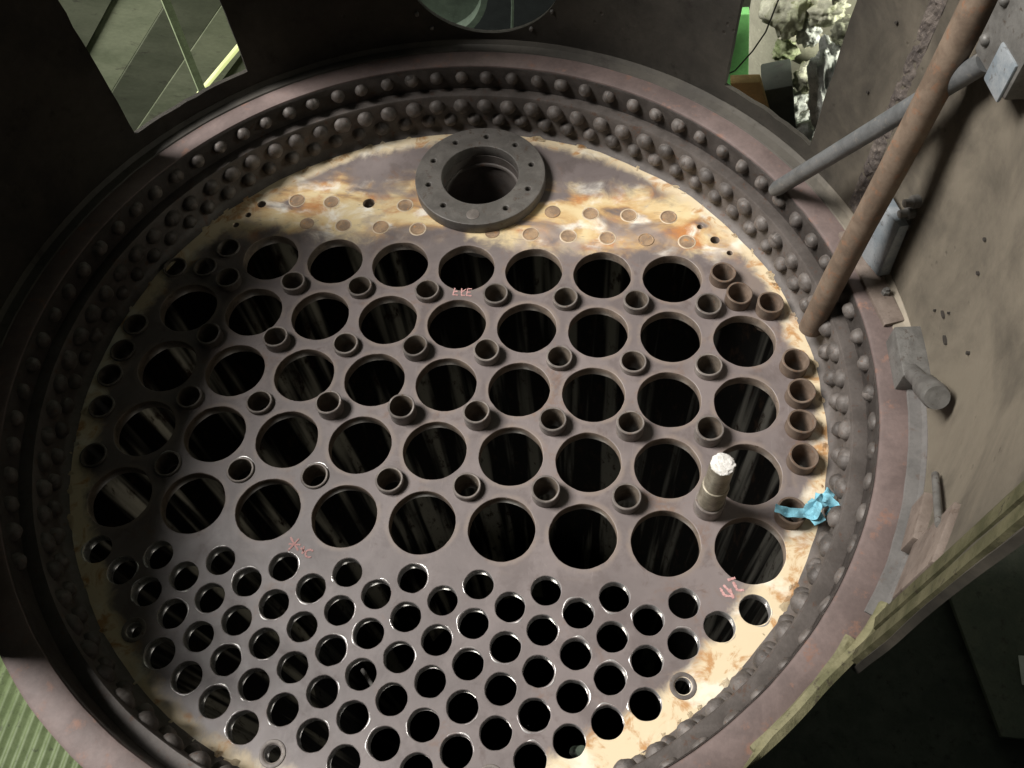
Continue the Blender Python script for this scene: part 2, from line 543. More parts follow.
tiny = [(-3.58, -2.81, .055), (-3.72, -2.60, .055), (-3.42, -3.04, .075), (3.39, -2.99, .05), (3.61, -2.75, .075), (3.82, -2.52, .05), (-1.71, -3.16, .10)]
loops = [circle(0, 0, 5.10 * U, 240)]
for (u, v) in big_holes:
    loops.append(circle(u * U, (0.24 - v) * U, 0.425 * U, 72, 0.0011))
for (u, v) in half_sites + right_sites + left_sites:
    loops.append(circle(u * U, (0.24 - v) * U, 0.181 * U, 32))
for (u, v) in hex_sites:
    loops.append(circle(u * U, (0.24 - v) * U, 0.188 * U, 44, 0.0009))
for (u, v) in plug_sites:
    loops.append(circle(u * U, (0.24 - v) * U, 0.10 * U, 28))
for (u, v, r) in tiny:
    loops.append(circle(u * U, (0.24 - v) * U, r * U, 20))
loops.append(circle(0, 3.91 * U, 0.66 * U, 64))
pm = pierced(loops, 0.027, 0.0012)
pm.materials.clear()
for k in ('plate', 'bright', 'dullcut'):
    pm.materials.append(M[k])
hexset = [(u * U, (0.24 - v) * U) for (u, v) in hex_sites + plug_sites]
for f in pm.polygons:
    f.material_index = 0
    if abs(f.normal.y) < 0.9:
        c = f.center
        near = any((c.x - x) ** 2 + (c.z - z) ** 2 < (0.215 * U) ** 2 for x, z in hexset)
        f.material_index = 1 if near else 2
tube_plate = obj('tube_plate', pm, None, boiler)
tag(tube_plate, 'round steel tube plate drilled with rows of large and small holes')


# tube stubs left in the small holes between the flues
def stub_mesh(L, seed):
    rnd = random.Random(seed)
    ro, ri = 0.178 * U, 0.148 * U
    h = L * U
    prof = [(ri, -0.05), (ri, h - 0.0015), (ri + 0.0012, h), (ro - 0.0008, h + 0.0002), (ro + 0.0006, h - 0.0012), (ro, h - 0.004), (ro, -0.035)]
    me = turned(prof, 32)
    for v in me.vertices:
        a = math.atan2(v.co.z, v.co.x)
        if -v.co.y > 0.003:
            v.co.y *= 1 + 0.05 * math.sin(a + seed) + 0.03 * math.sin(3 * a + seed * 2)
    me.materials.append(M['stub'])
    me.materials.append(M['stubin'])
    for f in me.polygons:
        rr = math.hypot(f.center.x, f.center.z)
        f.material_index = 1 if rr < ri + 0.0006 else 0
    return me


stub_var = {}
def stub(u, v, L, name='tube_stub', rusty=False):
    key = (round(L, 2), rusty)
    if key not in stub_var:
        stub_var[key] = stub_mesh(key[0], len(stub_var))
        if rusty:
            stub_var[key].materials[0] = M['stubrust']
            stub_var[key].materials[1] = M['stubrust']
    o = obj(name, stub_var[key], None, tube_plate, P(u, v), (0, random.uniform(0, 6.28), 0))
    return sharp(o, 40)


for (u, v) in half_sites:
    if v == 1.5:
        L = 0.03 if u < -0.6 else (0.10 if u < 0.6 else random.choice((0.16, 0.19)))
        if u == 3.5:
            L = 0.26
    elif v == 0.5:
        L = 0.07 if u < -2 else random.choice((0.16, 0.19, 0.22))
    else:
        L = random.choice((0.10, 0.13, 0.16)) + (0.03 if u > 3 else 0)
    stub(u, v, L)
for (u, v) in right_sites:
    stub(u, v, 0.16 if v < -1.7 else 0.2, rusty=True)
for (u, v) in left_sites:
    stub(u, v, 0.04)


# raised bright lips round many of the small holes
def rim_mesh(seed):
    rnd = random.Random(seed)
    verts, faces = [], []
    span = rnd.uniform(0.5, 2.6)
    n = 20
    ph = [rnd.uniform(0, 6.28) for _ in range(3)]
    for i in range(n + 1):
        f = i / n
        a = span * f
        wv = max(0.0, math.sin(math.pi * f)) * (0.6 + 0.4 * math.sin(5 * a + ph[1]))
        wd = 0.0004 + 0.0036 * wv
        ht = 0.0002 + 0.0014 * wv * (0.7 + 0.3 * math.sin(9 * a + ph[2]))
        r0 = 0.1885 * U
        for (r, y) in ((r0, 0.0008), (r0 + wd * 0.25, -ht), (r0 + wd * 0.75, -ht * 0.85), (r0 + wd * 1.3, 0.0008)):
            verts.append((r * math.cos(a), y, r * math.sin(a)))
    for i in range(n):
        for q in range(3):
            faces.append((i * 4 + q, i * 4 + q + 1, i * 4 + 5 + q, i * 4 + 4 + q))
    return mesh('rim', verts, faces, True)


rims = [rim_mesh(s) for s in range(9)]
for (u, v) in hex_sites:
    if random.random() < 0.85:
        obj('hole_lip', random.choice(rims), 'bright', tube_plate, P(u, v), (0, random.uniform(0, 6.28), 0))
for (u, v) in half_sites:
    if v == 1.5 and u < -0.6:
        obj('hole_lip', random.choice(rims), 'bright', tube_plate, P(u, v), (0, random.uniform(0, 6.28), 0))
# small plugged holes with a white sealing ring
pr = turned([(0.10 * U, -0.004), (0.102 * U, 0.0012), (0.112 * U, 0.0020), (0.145 * U, 0.0014), (0.155 * U, -0.001)], 32)
for (u, v) in plug_sites:
    sharp(obj('sealing_ring', pr, 'white' if u > 0 else 'stub', tube_plate, P(u, v)), 50)

# round plugs in two rows above the flues
plug_me = turned([(0.112 * U, 0.0002), (0.109 * U, 0.0012), (0.102 * U, 0.0008), (0.094 * U, 0.0003), (0.05 * U, 0.0006), (0.0001, 0.0009)], 28)
ring_me = turned([(0.136 * U, -0.0004), (0.130 * U, 0.0006), (0.119 * U, 0.0008), (0.112 * U, 0.0003)], 28)
plug_me2 = turned([(0.121 * U, 0.0002), (0.118 * U, 0.0016), (0.108 * U, 0.0018), (0.100 * U, 0.0006), (0.0001, 0.0010)], 28)
M['pale'] = worn('pale_scale', (0.46, 0.36, 0.24), (0.60, 0.50, 0.37), (0.34, 0.18, 0.08), 30, (0.5, 0.75), 0, 0.6, 0.001)
pl = [(u, -3.15) for u in (-2.87, -2.31, -1.13, 1.17, 1.75, 2.33, 2.92)] + [(u, -2.69) for u in (-2.60, -2.02, -1.43, -0.85, 0.30, 0.88, 1.45, 2.03, 2.60, 3.20)]
M['plugface'] = worn('rusty_plug', (0.22, 0.155, 0.105), (0.38, 0.26, 0.155), (0.50, 0.23, 0.07), 30, (0.5, 0.75), 0.1, 0.6, 0.001)
for i, (u, v) in enumerate(pl):
    sharp(obj('plug', plug_me if i % 3 else plug_me2, 'plugface', tube_plate, P(u, v, 0), (0, i, 0)), 30)
    if i % 4 != 3:
        sharp(obj('plug_seat', ring_me, 'pale', tube_plate, P(u, v, 0), (0, i, 0)), 50)


# chalk marks
def chalk(u0, v0, strokes, wd=1.5):
    verts, faces = [], []
    s = 1 / 80.0
    rnd = random.Random(int(u0 * 100))
    for st in strokes:
        for (x0, y0), (x1, y1) in zip(st[:-1], st[1:]):
            L = math.hypot(x1 - x0, y1 - y0)
            nx, ny = -(y1 - y0) / L, (x1 - x0) / L
            n = max(2, int(L / 1.2))
            base = len(verts)
            lift = -0.004 - 0.0008 * len(faces) % 0.004
            for i in range(n + 1):
                f = i / n
                ww = wd * rnd.uniform(0.55, 1.1) / 2
                for sg in (-1, 1):
                    verts.append(P(u0 + (x0 + (x1 - x0) * f + nx * ww * sg) * s, v0 + (y0 + (y1 - y0) * f + ny * ww * sg) * s, lift))
            for i in range(n):
                faces.append((base + 2 * i, base + 2 * i + 1, base + 2 * i + 3, base + 2 * i + 2))
    o = obj('chalk_mark', mesh('chalk', verts, faces), 'chalk', tube_plate)
    return o


arc = [(9 + 4 * math.cos(a), 6 + 4 * math.sin(a)) for a in [math.radians(d) for d in range(-40, -330, -30)]]
chalk(-1.442, 2.454, [[(-14, -9), (-3, 4)], [(-5, -8), (-13, 5)], [(-14, -2), (-2, -2)], [(-1, 1), (4, 5)], [(2, -1), (2, 7)], arc], 2.2)
chalk(3.778, 2.485, [[(-11, 1), (-7, 8), (2, 8)], [(-8, -2), (0, 6)], [(-2, 1), (1, 10)], [(-4, -7), (3, -10)], [(1, -6), (5, 2), (11, 1)]], 2.8)
chalk(-0.004, -1.555, [[(-9, -5), (-10, 5), (-4, 5)], [(-9, 0), (-5, 0)], [(-1, -5), (0, 5), (4, 5)], [(0, 0), (4, -4)], [(6, -5), (11, -5)], [(6, -5), (6, 5), (12, 5)], [(6, 0), (10, 0)]], 1.8)

# flanged steam pipe opening near the top of the plate
fl = [circle(0, 0, 1.0 * U, 96), circle(0, 0, 0.615 * U, 72)]
for i in range(10):
    a = math.radians(18 + 36 * i)
    if i == 7:
        continue
    fl.append(circle(0.815 * U * math.cos(a), 0.815 * U * math.sin(a), 0.058 * U, 16))
fm = pierced(fl, 0.2 * U, 0.0022)
FL = P(0.0, -3.67, -0.2)
flange = obj('steam_pipe_flange', fm, 'flangeface', boiler, FL)
tag(flange, 'thick grey steel pipe flange with bolt holes and a deep round bore')
sharp(flange, 30)
bore = turned([(0.62 * U, -0.19 * U), (0.60 * U, -0.20 * U), (0.60 * U, -0.36 * U), (0.575 * U, -0.37 * U), (0.565 * U, -0.40 * U), (0.60 * U, -0.45 * U), (0.60 * U, -1.3 * U), (0.0001, -1.3 * U)], 64)
sharp(obj('pipe_bore', bore, 'flange', flange), 30)
a = math.radians(18 + 36 * 7)
obj('bolt_hole_plug', turned([(0.10 * U, -0.002), (0.10 * U, 0.0006), (0.09 * U, 0.0010), (0.0001, 0.0008)], 28), 'stub', flange, (0.815 * U * math.cos(a), 0, 0.815 * U * math.sin(a)))
for i in range(10):
    if i != 7:
        a = math.radians(18 + 36 * i)
        obj('bolt_hole', turned([(0.057 * U, -0.028), (0.0001, -0.028)], 12), 'darkhole', flange, (0.815 * U * math.cos(a), 0, 0.815 * U * math.sin(a)))

# riveted ring round the plate
inner = lathe([(4.98, 0.01), (5.03, -0.015), (5.085, -0.06), (5.11, -0.12), (5.12, -0.3), (5.12, -0.64), (5.135, -0.67), (5.30, -0.675), (5.34, -0.66), (5.34, 0.15), (5.1, 0.15)], 240, wob=0.012)
flange_ring = sharp(obj('plate_flange', inner, 'flange', boiler), 40)
tag(flange_ring, 'grey flanged edge of the tube plate with two staggered rows of rivets')
outer = lathe([(5.31, -0.55), (5.31, -1.05), (5.325, -1.085), (5.36, -1.10), (5.76, -1.10), (5.79, -1.085), (5.80, -1.04), (5.80, 0.2), (5.345, 0.2), (5.345, -0.5)], 240, wob=0.010)
for v in outer.vertices:
    a = math.degrees(math.atan2(v.co.x, v.co.z))
    rr = math.hypot(v.co.x, v.co.z)
    if rr > 5.5 * U and (a > 125.2 or a < -133):
        k = 1 - 0.10 * U / rr
        v.co.x *= k
        v.co.z *= k
barrel_ring = sharp(obj('barrel_ring', outer, 'ring', boiler), 40)
tag(barrel_ring, 'pinkish brown iron ring with one row of round rivets')
inner_band = lathe([(5.296, -0.68), (5.296, -1.05), (5.312, -1.07), (5.33, -1.0), (5.33, -0.70)], 240, wob=0.006)
sharp(obj('rivet_band', inner_band, 'flange', barrel_ring), 40)


def rivet_mesh(seed, r, h):
    rnd = random.Random(seed)
    prof = [(r * 1.04, -h * 0.15), (r, h * 0.28), (r * 0.86, h * 0.62), (r * 0.55, h * 0.9), (r * 0.22, h * 1.0)]
    me = turned(prof, 14, cap1=True)
    for v in me.vertices:
        n = noise.noise(v.co * 80 + Vector((seed * 5.0, 0, 0))) * 0.0016
        v.co += v.co.normalized() * n
        v.co.y *= 1 - 0.12 * noise.noise(Vector((seed * 2.1, v.co.x * 60, v.co.z * 60)))
    me.polygons.foreach_set('use_smooth', [True] * len(me.polygons))
    return me


rv_s = [rivet_mesh(i, 0.098 * U, 0.105 * U) for i in range(6)]
rv_b = [rivet_mesh(i + 15, 0.124 * U, 0.112 * U) for i in range(6)]


def rivet(meshes, r, deg, z, parent, sc=1.0, flat=1.0):
    a = math.radians(deg)
    y = Vector((-math.sin(a), 0, -math.cos(a)))        # inward: the head's local -Y points here
    ax = Vector((0, 1, 0))
    zc = y.cross(ax)
    # local -Y -> y  => local Y -> -y
    m = Matrix((ax.cross(-y), -y, ax)).transposed()
    o = obj('rivet', random.choice(meshes), 'rivet', parent)
    o.matrix_local = Matrix.Translation(Cy(r, deg, z)) @ m.to_4x4() @ Matrix.Rotation(random.uniform(0, 6.28), 4, 'Y') @ Matrix.Diagonal((sc, sc * flat * random.uniform(0.85, 1.1), sc, 1))
    return o


STEP = 360 / 84
for i in range(84):
    deg = i * STEP - 0.1
    if deg < 150 or deg > 232:
        rivet(rv_s, 5.298, deg + random.uniform(-.2, .2), -0.90, barrel_ring, random.uniform(0.95, 1.08), 0.5 if 92 < deg < 180 else 1.0)
    rivet(rv_b, 5.122, i * STEP + 3.6 + random.uniform(-.25, .25), -0.485, flange_ring, random.uniform(0.92, 1.05))
    rivet(rv_s, 5.118, i * STEP + 1.65 + random.uniform(-.2, .2), -0.22, flange_ring, random.uniform(1.0, 1.12))

# crusty scale along the edge of the plate
pv, pf = [], []
na, nr = 800, 8
for i in range(na):
    a = 360 * i / na
    for j in range(nr + 1):
        r = 4.925 + 0.15 * j / nr
        p = Cy(r, a, 0)
        h = 0.0045 * noise.noise(p * 28) + 0.004 * noise.noise(p * 75 + Vector((3, 0, 0))) + 0.002 * noise.noise(p * 190) + 0.0035 * (j / nr) ** 2 - 0.0022
        if j == 0:
            h = -0.002
        pv.append(p + Vector((0, -h, 0)))
for i in range(na):
    k = (i + 1) % na
    for j in range(nr):
        pf.append((i * (nr + 1) + j, i * (nr + 1) + j + 1, k * (nr + 1) + j + 1, k * (nr + 1) + j))
ob_ = obj('scale_crust', mesh('crust', pv, pf, True), 'plate', tube_plate)
ob_['kind'] = 'stuff'

# barrel behind the plate
back = lathe([(5.12, 0.16), (5.12, 26.0), (0.02, 26.0)], 96, closed=False)
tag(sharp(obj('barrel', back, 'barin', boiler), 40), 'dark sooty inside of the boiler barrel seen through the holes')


# smokebox shell with two square openings and the chimney hole
A0, A1, Z0, Z1, RS = -133.0, 124.8, -1.06, -5.7, 5.80
angs = sorted(set([round(A0 + 1.5 * i, 3) for i in range(int((A1 - A0) / 1.5) + 1)] + [A1, -56.4, -37.4, 37.7, 53.5, -18.0, 18.0]))
angs = [a for i, a in enumerate(angs) if i == 0 or a - angs[i - 1] > 0.25 or a in (-56.4, -37.4, 37.7, 53.5, -18.0, 18.0, A1)]
zs = [Z0, -1.20, -1.46]
while zs[-1] > Z1 + 0.01:
    zs.append(round(max(Z1, zs[-1] - 0.2), 3))
CZ0, CZ1, CHR, CHZ = -1.20, [z for z in zs if z < -3.85][0], 1.18, -2.49
OZ1 = [z for z in zs if z < -4.2][0]
verts, faces, vid = [], [], {}


def sv(a, z):
    k = (round(a, 4), round(z, 4))
    if k not in vid:
        vid[k] = len(verts)
        verts.append(Cy(RS, a, z))
    return vid[k]


for a, b in zip(angs[:-1], angs[1:]):
    for z, y in zip(zs[:-1], zs[1:]):
        am, zm = (a + b) / 2, (z + y) / 2
        if (-56.4 < am < -37.4 or 37.7 < am < 53.5) and OZ1 < zm < -1.46:
            continue
        if -18 < am < 18 and CZ1 < zm < CZ0:
            continue
        faces.append((sv(a, z), sv(b, z), sv(b, y), sv(a, y)))
ca = [a for a in angs if -18 <= a <= 18]
cz = [z for z in zs if CZ1 <= z <= CZ0]
bd = [(a, CZ0) for a in ca] + [(18.0, z) for z in cz[1:]] + [(a, CZ1) for a in reversed(ca[:-1])] + [(-18.0, z) for z in reversed(cz[1:-1])]
KS = 6
rows = []
for s in range(KS + 1):
    f = s / KS
    row = []
    for (a, z) in bd:
        x, y = math.radians(a) * RS, z - CHZ
        d = math.hypot(x, y)
        ix, iy = x / d * CHR, y / d * CHR
        qx, qy = ix + (x - ix) * f, iy + (y - iy) * f
        row.append(sv(a, z) if s == KS else sv(math.degrees(qx / RS), qy + CHZ))
    rows.append(row)
for r0, r1 in zip(rows[:-1], rows[1:]):
    for i in range(len(bd)):
        j = (i + 1) % len(bd)
        faces.append((r0[i], r0[j], r1[j], r1[i]))
for i, v in enumerate(verts):
    n = noise.noise(v * 2.3) * 0.006 + noise.noise(v * 7) * 0.0015
    d = Vector((v.x, 0, v.z)).normalized()
    if abs(v.y / U - Z0) > 0.3:
        verts[i] = v + d * n * min(1, (abs(v.y / U) - 1.2) / 0.8 if abs(v.y / U) > 1.2 else 0)
for (a, z), i in vid.items():
    on_a = any(abs(a - q) < 1e-3 for q in (-56.4, -37.4, 37.7, 53.5)) and OZ1 - 0.01 <= z <= -1.45
    on_z = (abs(z + 1.46) < 1e-3 or abs(z - OZ1) < 1e-3) and (-56.5 < a < -37.3 or 37.6 < a < 53.6)
    if on_a or on_z:
        verts[i] = verts[i] + Vector((noise.noise(verts[i] * 40), noise.noise(verts[i] * 43 + Vector((5, 0, 0))), noise.noise(verts[i] * 40 + Vector((0, 9, 0))))) * 0.0028
sm = mesh('shell', verts, faces, True)
# make the normals face outwards so that the thickness grows outwards
bm = bmesh.new()
bm.from_mesh(sm)
c0 = bm.faces[:][0]
if c0.normal.dot(Vector((c0.calc_center_median().x, 0, c0.calc_center_median().z))) < 0:
    bmesh.ops.reverse_faces(bm, faces=bm.faces[:])
outf = {}
src = bm.faces[:]
dup = {}
for v in bm.verts[:]:
    d = Vector((v.co.x, 0, v.co.z)).normalized()
    dup[v] = bm.verts.new(v.co + d * 0.011)
edges = [(e.verts[0], e.verts[1]) for e in bm.edges if len(e.link_faces) == 1]
for f in src:
    bm.faces.new([dup[v] for v in reversed(f.verts)])
for (p, q) in edges:
    bm.faces.new((p, q, dup[q], dup[p]))
bmesh.ops.recalc_face_normals(bm, faces=bm.faces[:])
bm.to_mesh(sm)
bm.free()
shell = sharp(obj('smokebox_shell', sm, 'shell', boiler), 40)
tag(shell, 'curved brown smokebox plate with two square openings and a round chimney hole')

# doubled angle iron along the cut lower edge on the right
def strip(a0, a1, r0, r1, z0, z1, mat, name, seed):
    pv, pf = [], []
    n = 60
    for i in range(n + 1):
        z = z0 + (z1 - z0) * i / n
        for (a, r) in ((a0, r0), ((a0 + a1) / 2, r0 - 0.03), (a1, r0), (a1, r1), (a0, r1)):
            p = Cy(r, a, z)
            nn = noise.noise(p * 14 + Vector((seed, 0, 0))) * 0.0035 + noise.noise(p * 45) * 0.0012
            pv.append(p + Vector((nn, 0, nn)))
    for i in range(n):
        for q in range(5):
            q2 = (q + 1) % 5
            pf.append((i * 5 + q, i * 5 + q2, i * 5 + 5 + q2, i * 5 + 5 + q))
    pf.append((0, 1, 2, 3, 4))
    pf.append(tuple(n * 5 + q for q in (4, 3, 2, 1, 0)))
    return sharp(obj(name, mesh(name, pv, pf), mat, shell), 40)


strip(118.4, 120.7, 5.755, 5.83, -1.2, -5.7, 'olive', 'angle_iron', 1)
strip(122.1, 124.6, 5.745, 5.84, -1.2, -5.7, 'olive', 'angle_iron', 2)
strip(120.8, 122.4, 5.79, 5.84, -1.3, -5.7, 'scale', 'rust_gap', 3)
pv, pf = [], []
nl = 70
for i in range(nl + 1):
    f = i / nl
    a = 117.5 + 23 * f
    k = min(1, max(0, (a - 119) / 11))
    k = k * k * (3 - 2 * k)
    r0, r1 = 5.70 - 0.125 * k, 5.83 - 0.11 * k
    if f > 0.8:
        r0 += (r1 - r0) * (f - 0.8) / 0.2 * 0.9
    for q, (r, z) in enumerate(((r0, -1.09), (r0 + 0.01, -1.20), ((r0 + r1) / 2, -1.24), (r1, -1.21), (r1 + 0.01, -1.09))):
        p = Cy(r, a, z)
        nn = noise.noise(p * 22) * 0.003 + noise.noise(p * 60) * 0.0012
        pv.append(p + Vector((nn, nn * 0.6, nn)))
for i in range(nl):
    for q in range(5):
        q2 = (q + 1) % 5
        pf.append((i * 5 + q, i * 5 + q2, i * 5 + 5 + q2, i * 5 + 5 + q))
sharp(obj('angle_iron', mesh('lip', pv, pf), 'olive', shell), 50)
band = lathe([(5.296, -0.68), (5.296, -1.05), (5.312, -1.07), (5.33, -1.0), (5.33, -0.70)], 240, wob=0.006)
sharp(obj('rivet_band', inner_band, 'flange', barrel_ring), 40)


def rivet_mesh(seed, r, h):
    rnd = random.Random(seed)
    prof = [(r * 1.04, -h * 0.15), (r, h * 0.28), (r * 0.86, h * 0.62), (r * 0.55, h * 0.9), (r * 0.22, h * 1.0)]
    me = turned(prof, 14, cap1=True)
    for v in me.vertices:
        n = noise.noise(v.co * 80 + Vector((seed * 5.0, 0, 0))) * 0.0016
        v.co += v.co.normalized() * n
        v.co.y *= 1 - 0.12 * noise.noise(Vector((seed * 2.1, v.co.x * 60, v.co.z * 60)))
    me.polygons.foreach_set('use_smooth', [True] * len(me.polygons))
    return me


rv_s = [rivet_mesh(i, 0.098 * U, 0.105 * U) for i in range(6)]
rv_b = [rivet_mesh(i + 15, 0.124 * U, 0.112 * U) for i in range(6)]


def rivet(meshes, r, deg, z, parent, sc=1.0, flat=1.0):
    a = math.radians(deg)
    y = Vector((-math.sin(a), 0, -math.cos(a)))        # inward: the head's local -Y points here
    ax = Vector((0, 1, 0))
    zc = y.cross(ax)
    # local -Y -> y  => local Y -> -y
    m = Matrix((ax.cross(-y), -y, ax)).transposed()
    o = obj('rivet', random.choice(meshes), 'rivet', parent)
    o.matrix_local = Matrix.Translation(Cy(r, deg, z)) @ m.to_4x4() @ Matrix.Rotation(random.uniform(0, 6.28), 4, 'Y') @ Matrix.Diagonal((sc, sc * flat * random.uniform(0.85, 1.1), sc, 1))
    return o


STEP = 360 / 84
for i in range(84):
    deg = i * STEP - 0.1
    if deg < 150 or deg > 232:
        rivet(rv_s, 5.298, deg + random.uniform(-.2, .2), -0.90, barrel_ring, random.uniform(0.95, 1.08), 0.5 if 92 < deg < 180 else 1.0)
    rivet(rv_b, 5.122, i * STEP + 3.6 + random.uniform(-.25, .25), -0.485, flange_ring, random.uniform(0.92, 1.05))
    rivet(rv_s, 5.118, i * STEP + 1.65 + random.uniform(-.2, .2), -0.22, flange_ring, random.uniform(1.0, 1.12))

# crusty scale along the edge of the plate
pv, pf = [], []
na, nr = 800, 8
for i in range(na):
    a = 360 * i / na
    for j in range(nr + 1):
        r = 4.925 + 0.15 * j / nr
        p = Cy(r, a, 0)
        h = 0.0045 * noise.noise(p * 28) + 0.004 * noise.noise(p * 75 + Vector((3, 0, 0))) + 0.002 * noise.noise(p * 190) + 0.0035 * (j / nr) ** 2 - 0.0022
        if j == 0:
            h = -0.002
        pv.append(p + Vector((0, -h, 0)))
for i in range(na):
    k = (i + 1) % na
    for j in range(nr):
        pf.append((i * (nr + 1) + j, i * (nr + 1) + j + 1, k * (nr + 1) + j + 1, k * (nr + 1) + j))
ob_ = obj('scale_crust', mesh('crust', pv, pf, True), 'plate', tube_plate)
ob_['kind'] = 'stuff'

# barrel behind the plate
back = lathe([(5.12, 0.16), (5.12, 26.0), (0.02, 26.0)], 96, closed=False)
tag(sharp(obj('barrel', back, 'barin', boiler), 40), 'dark sooty inside of the boiler barrel seen through the holes')


# smokebox shell with two square openings and the chimney hole
A0, A1, Z0, Z1, RS = -133.0, 124.8, -1.06, -5.7, 5.80
angs = sorted(set([round(A0 + 1.5 * i, 3) for i in range(int((A1 - A0) / 1.5) + 1)] + [A1, -56.4, -37.4, 37.7, 53.5, -18.0, 18.0]))
angs = [a for i, a in enumerate(angs) if i == 0 or a - angs[i - 1] > 0.25 or a in (-56.4, -37.4, 37.7, 53.5, -18.0, 18.0, A1)]
zs = [Z0, -1.20, -1.46]
while zs[-1] > Z1 + 0.01:
    zs.append(round(max(Z1, zs[-1] - 0.2), 3))
CZ0, CZ1, CHR, CHZ = -1.20, [z for z in zs if z < -3.85][0], 1.18, -2.49
OZ1 = [z for z in zs if z < -4.2][0]
verts, faces, vid = [], [], {}


def sv(a, z):
    k = (round(a, 4), round(z, 4))
    if k not in vid:
        vid[k] = len(verts)
        verts.append(Cy(RS, a, z))
    return vid[k]


for a, b in zip(angs[:-1], angs[1:]):
    for z, y in zip(zs[:-1], zs[1:]):
        am, zm = (a + b) / 2, (z + y) / 2
        if (-56.4 < am < -37.4 or 37.7 < am < 53.5) and OZ1 < zm < -1.46:
            continue
        if -18 < am < 18 and CZ1 < zm < CZ0:
            continue
        faces.append((sv(a, z), sv(b, z), sv(b, y), sv(a, y)))
ca = [a for a in angs if -18 <= a <= 18]
cz = [z for z in zs if CZ1 <= z <= CZ0]
bd = [(a, CZ0) for a in ca] + [(18.0, z) for z in cz[1:]] + [(a, CZ1) for a in reversed(ca[:-1])] + [(-18.0, z) for z in reversed(cz[1:-1])]
KS = 6
rows = []
for s in range(KS + 1):
    f = s / KS
    row = []
    for (a, z) in bd:
        x, y = math.radians(a) * RS, z - CHZ
        d = math.hypot(x, y)
        ix, iy = x / d * CHR, y / d * CHR
        qx, qy = ix + (x - ix) * f, iy + (y - iy) * f
        row.append(sv(a, z) if s == KS else sv(math.degrees(qx / RS), qy + CHZ))
    rows.append(row)
for r0, r1 in zip(rows[:-1], rows[1:]):
    for i in range(len(bd)):
        j = (i + 1) % len(bd)
        faces.append((r0[i], r0[j], r1[j], r1[i]))
for i, v in enumerate(verts):
    n = noise.noise(v * 2.3) * 0.006 + noise.noise(v * 7) * 0.0015
    d = Vector((v.x, 0, v.z)).normalized()
    if abs(v.y / U - Z0) > 0.3:
        verts[i] = v + d * n * min(1, (abs(v.y / U) - 1.2) / 0.8 if abs(v.y / U) > 1.2 else 0)
for (a, z), i in vid.items():
    on_a = any(abs(a - q) < 1e-3 for q in (-56.4, -37.4, 37.7, 53.5)) and OZ1 - 0.01 <= z <= -1.45
    on_z = (abs(z + 1.46) < 1e-3 or abs(z - OZ1) < 1e-3) and (-56.5 < a < -37.3 or 37.6 < a < 53.6)
    if on_a or on_z:
        verts[i] = verts[i] + Vector((noise.noise(verts[i] * 40), noise.noise(verts[i] * 43 + Vector((5, 0, 0))), noise.noise(verts[i] * 40 + Vector((0, 9, 0))))) * 0.0028
sm = mesh('shell', verts, faces, True)
# make the normals face outwards so that the thickness grows outwards
bm = bmesh.new()
bm.from_mesh(sm)
c0 = bm.faces[:][0]
if c0.normal.dot(Vector((c0.calc_center_median().x, 0, c0.calc_center_median().z))) < 0:
    bmesh.ops.reverse_faces(bm, faces=bm.faces[:])
outf = {}
src = bm.faces[:]
dup = {}
for v in bm.verts[:]:
    d = Vector((v.co.x, 0, v.co.z)).normalized()
    dup[v] = bm.verts.new(v.co + d * 0.011)
edges = [(e.verts[0], e.verts[1]) for e in bm.edges if len(e.link_faces) == 1]
for f in src:
    bm.faces.new([dup[v] for v in reversed(f.verts)])
for (p, q) in edges:
    bm.faces.new((p, q, dup[q], dup[p]))
bmesh.ops.recalc_face_normals(bm, faces=bm.faces[:])
bm.to_mesh(sm)
bm.free()
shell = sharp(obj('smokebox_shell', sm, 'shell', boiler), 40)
tag(shell, 'curved brown smokebox plate with two square openings and a round chimney hole')

# doubled angle iron along the cut lower edge on the right
def strip(a0, a1, r0, r1, z0, z1, mat, name, seed):
    pv, pf = [], []
    n = 60
    for i in range(n + 1):
        z = z0 + (z1 - z0) * i / n
        for (a, r) in ((a0, r0), ((a0 + a1) / 2, r0 - 0.03), (a1, r0), (a1, r1), (a0, r1)):
            p = Cy(r, a, z)
            nn = noise.noise(p * 14 + Vector((seed, 0, 0))) * 0.0035 + noise.noise(p * 45) * 0.0012
            pv.append(p + Vector((nn, 0, nn)))
    for i in range(n):
        for q in range(5):
            q2 = (q + 1) % 5
            pf.append((i * 5 + q, i * 5 + q2, i * 5 + 5 + q2, i * 5 + 5 + q))
    pf.append((0, 1, 2, 3, 4))
    pf.append(tuple(n * 5 + q for q in (4, 3, 2, 1, 0)))
    return sharp(obj(name, mesh(name, pv, pf), mat, shell), 40)


strip(118.4, 120.7, 5.755, 5.83, -1.2, -5.7, 'olive', 'angle_iron', 1)
strip(122.1, 124.6, 5.745, 5.84, -1.2, -5.7, 'olive', 'angle_iron', 2)
strip(120.8, 122.4, 5.79, 5.84, -1.3, -5.7, 'scale', 'rust_gap', 3)
strip2 = lathe([(5.60, -1.09), (5.585, -1.17), (5.63, -1.19), (5.70, -1.17), (5.71, -1.09)], 40, 122.5, 138.0, wob=0.03)
sharp(obj('angle_iron', strip2, 'olive', shell), 40)
band = lathe([(5.62, -1.09), (5.635, -1.125), (5.76, -1.14), (5.795, -1.20), (5.815, -1.20), (5.815, -1.09)], 60, 86.0, 119.0, wob=0.012)
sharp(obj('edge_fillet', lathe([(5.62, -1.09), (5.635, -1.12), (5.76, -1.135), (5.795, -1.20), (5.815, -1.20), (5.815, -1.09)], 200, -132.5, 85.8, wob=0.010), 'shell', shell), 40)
sharp(obj('edge_band', band, 'bluegrey', shell), 40)
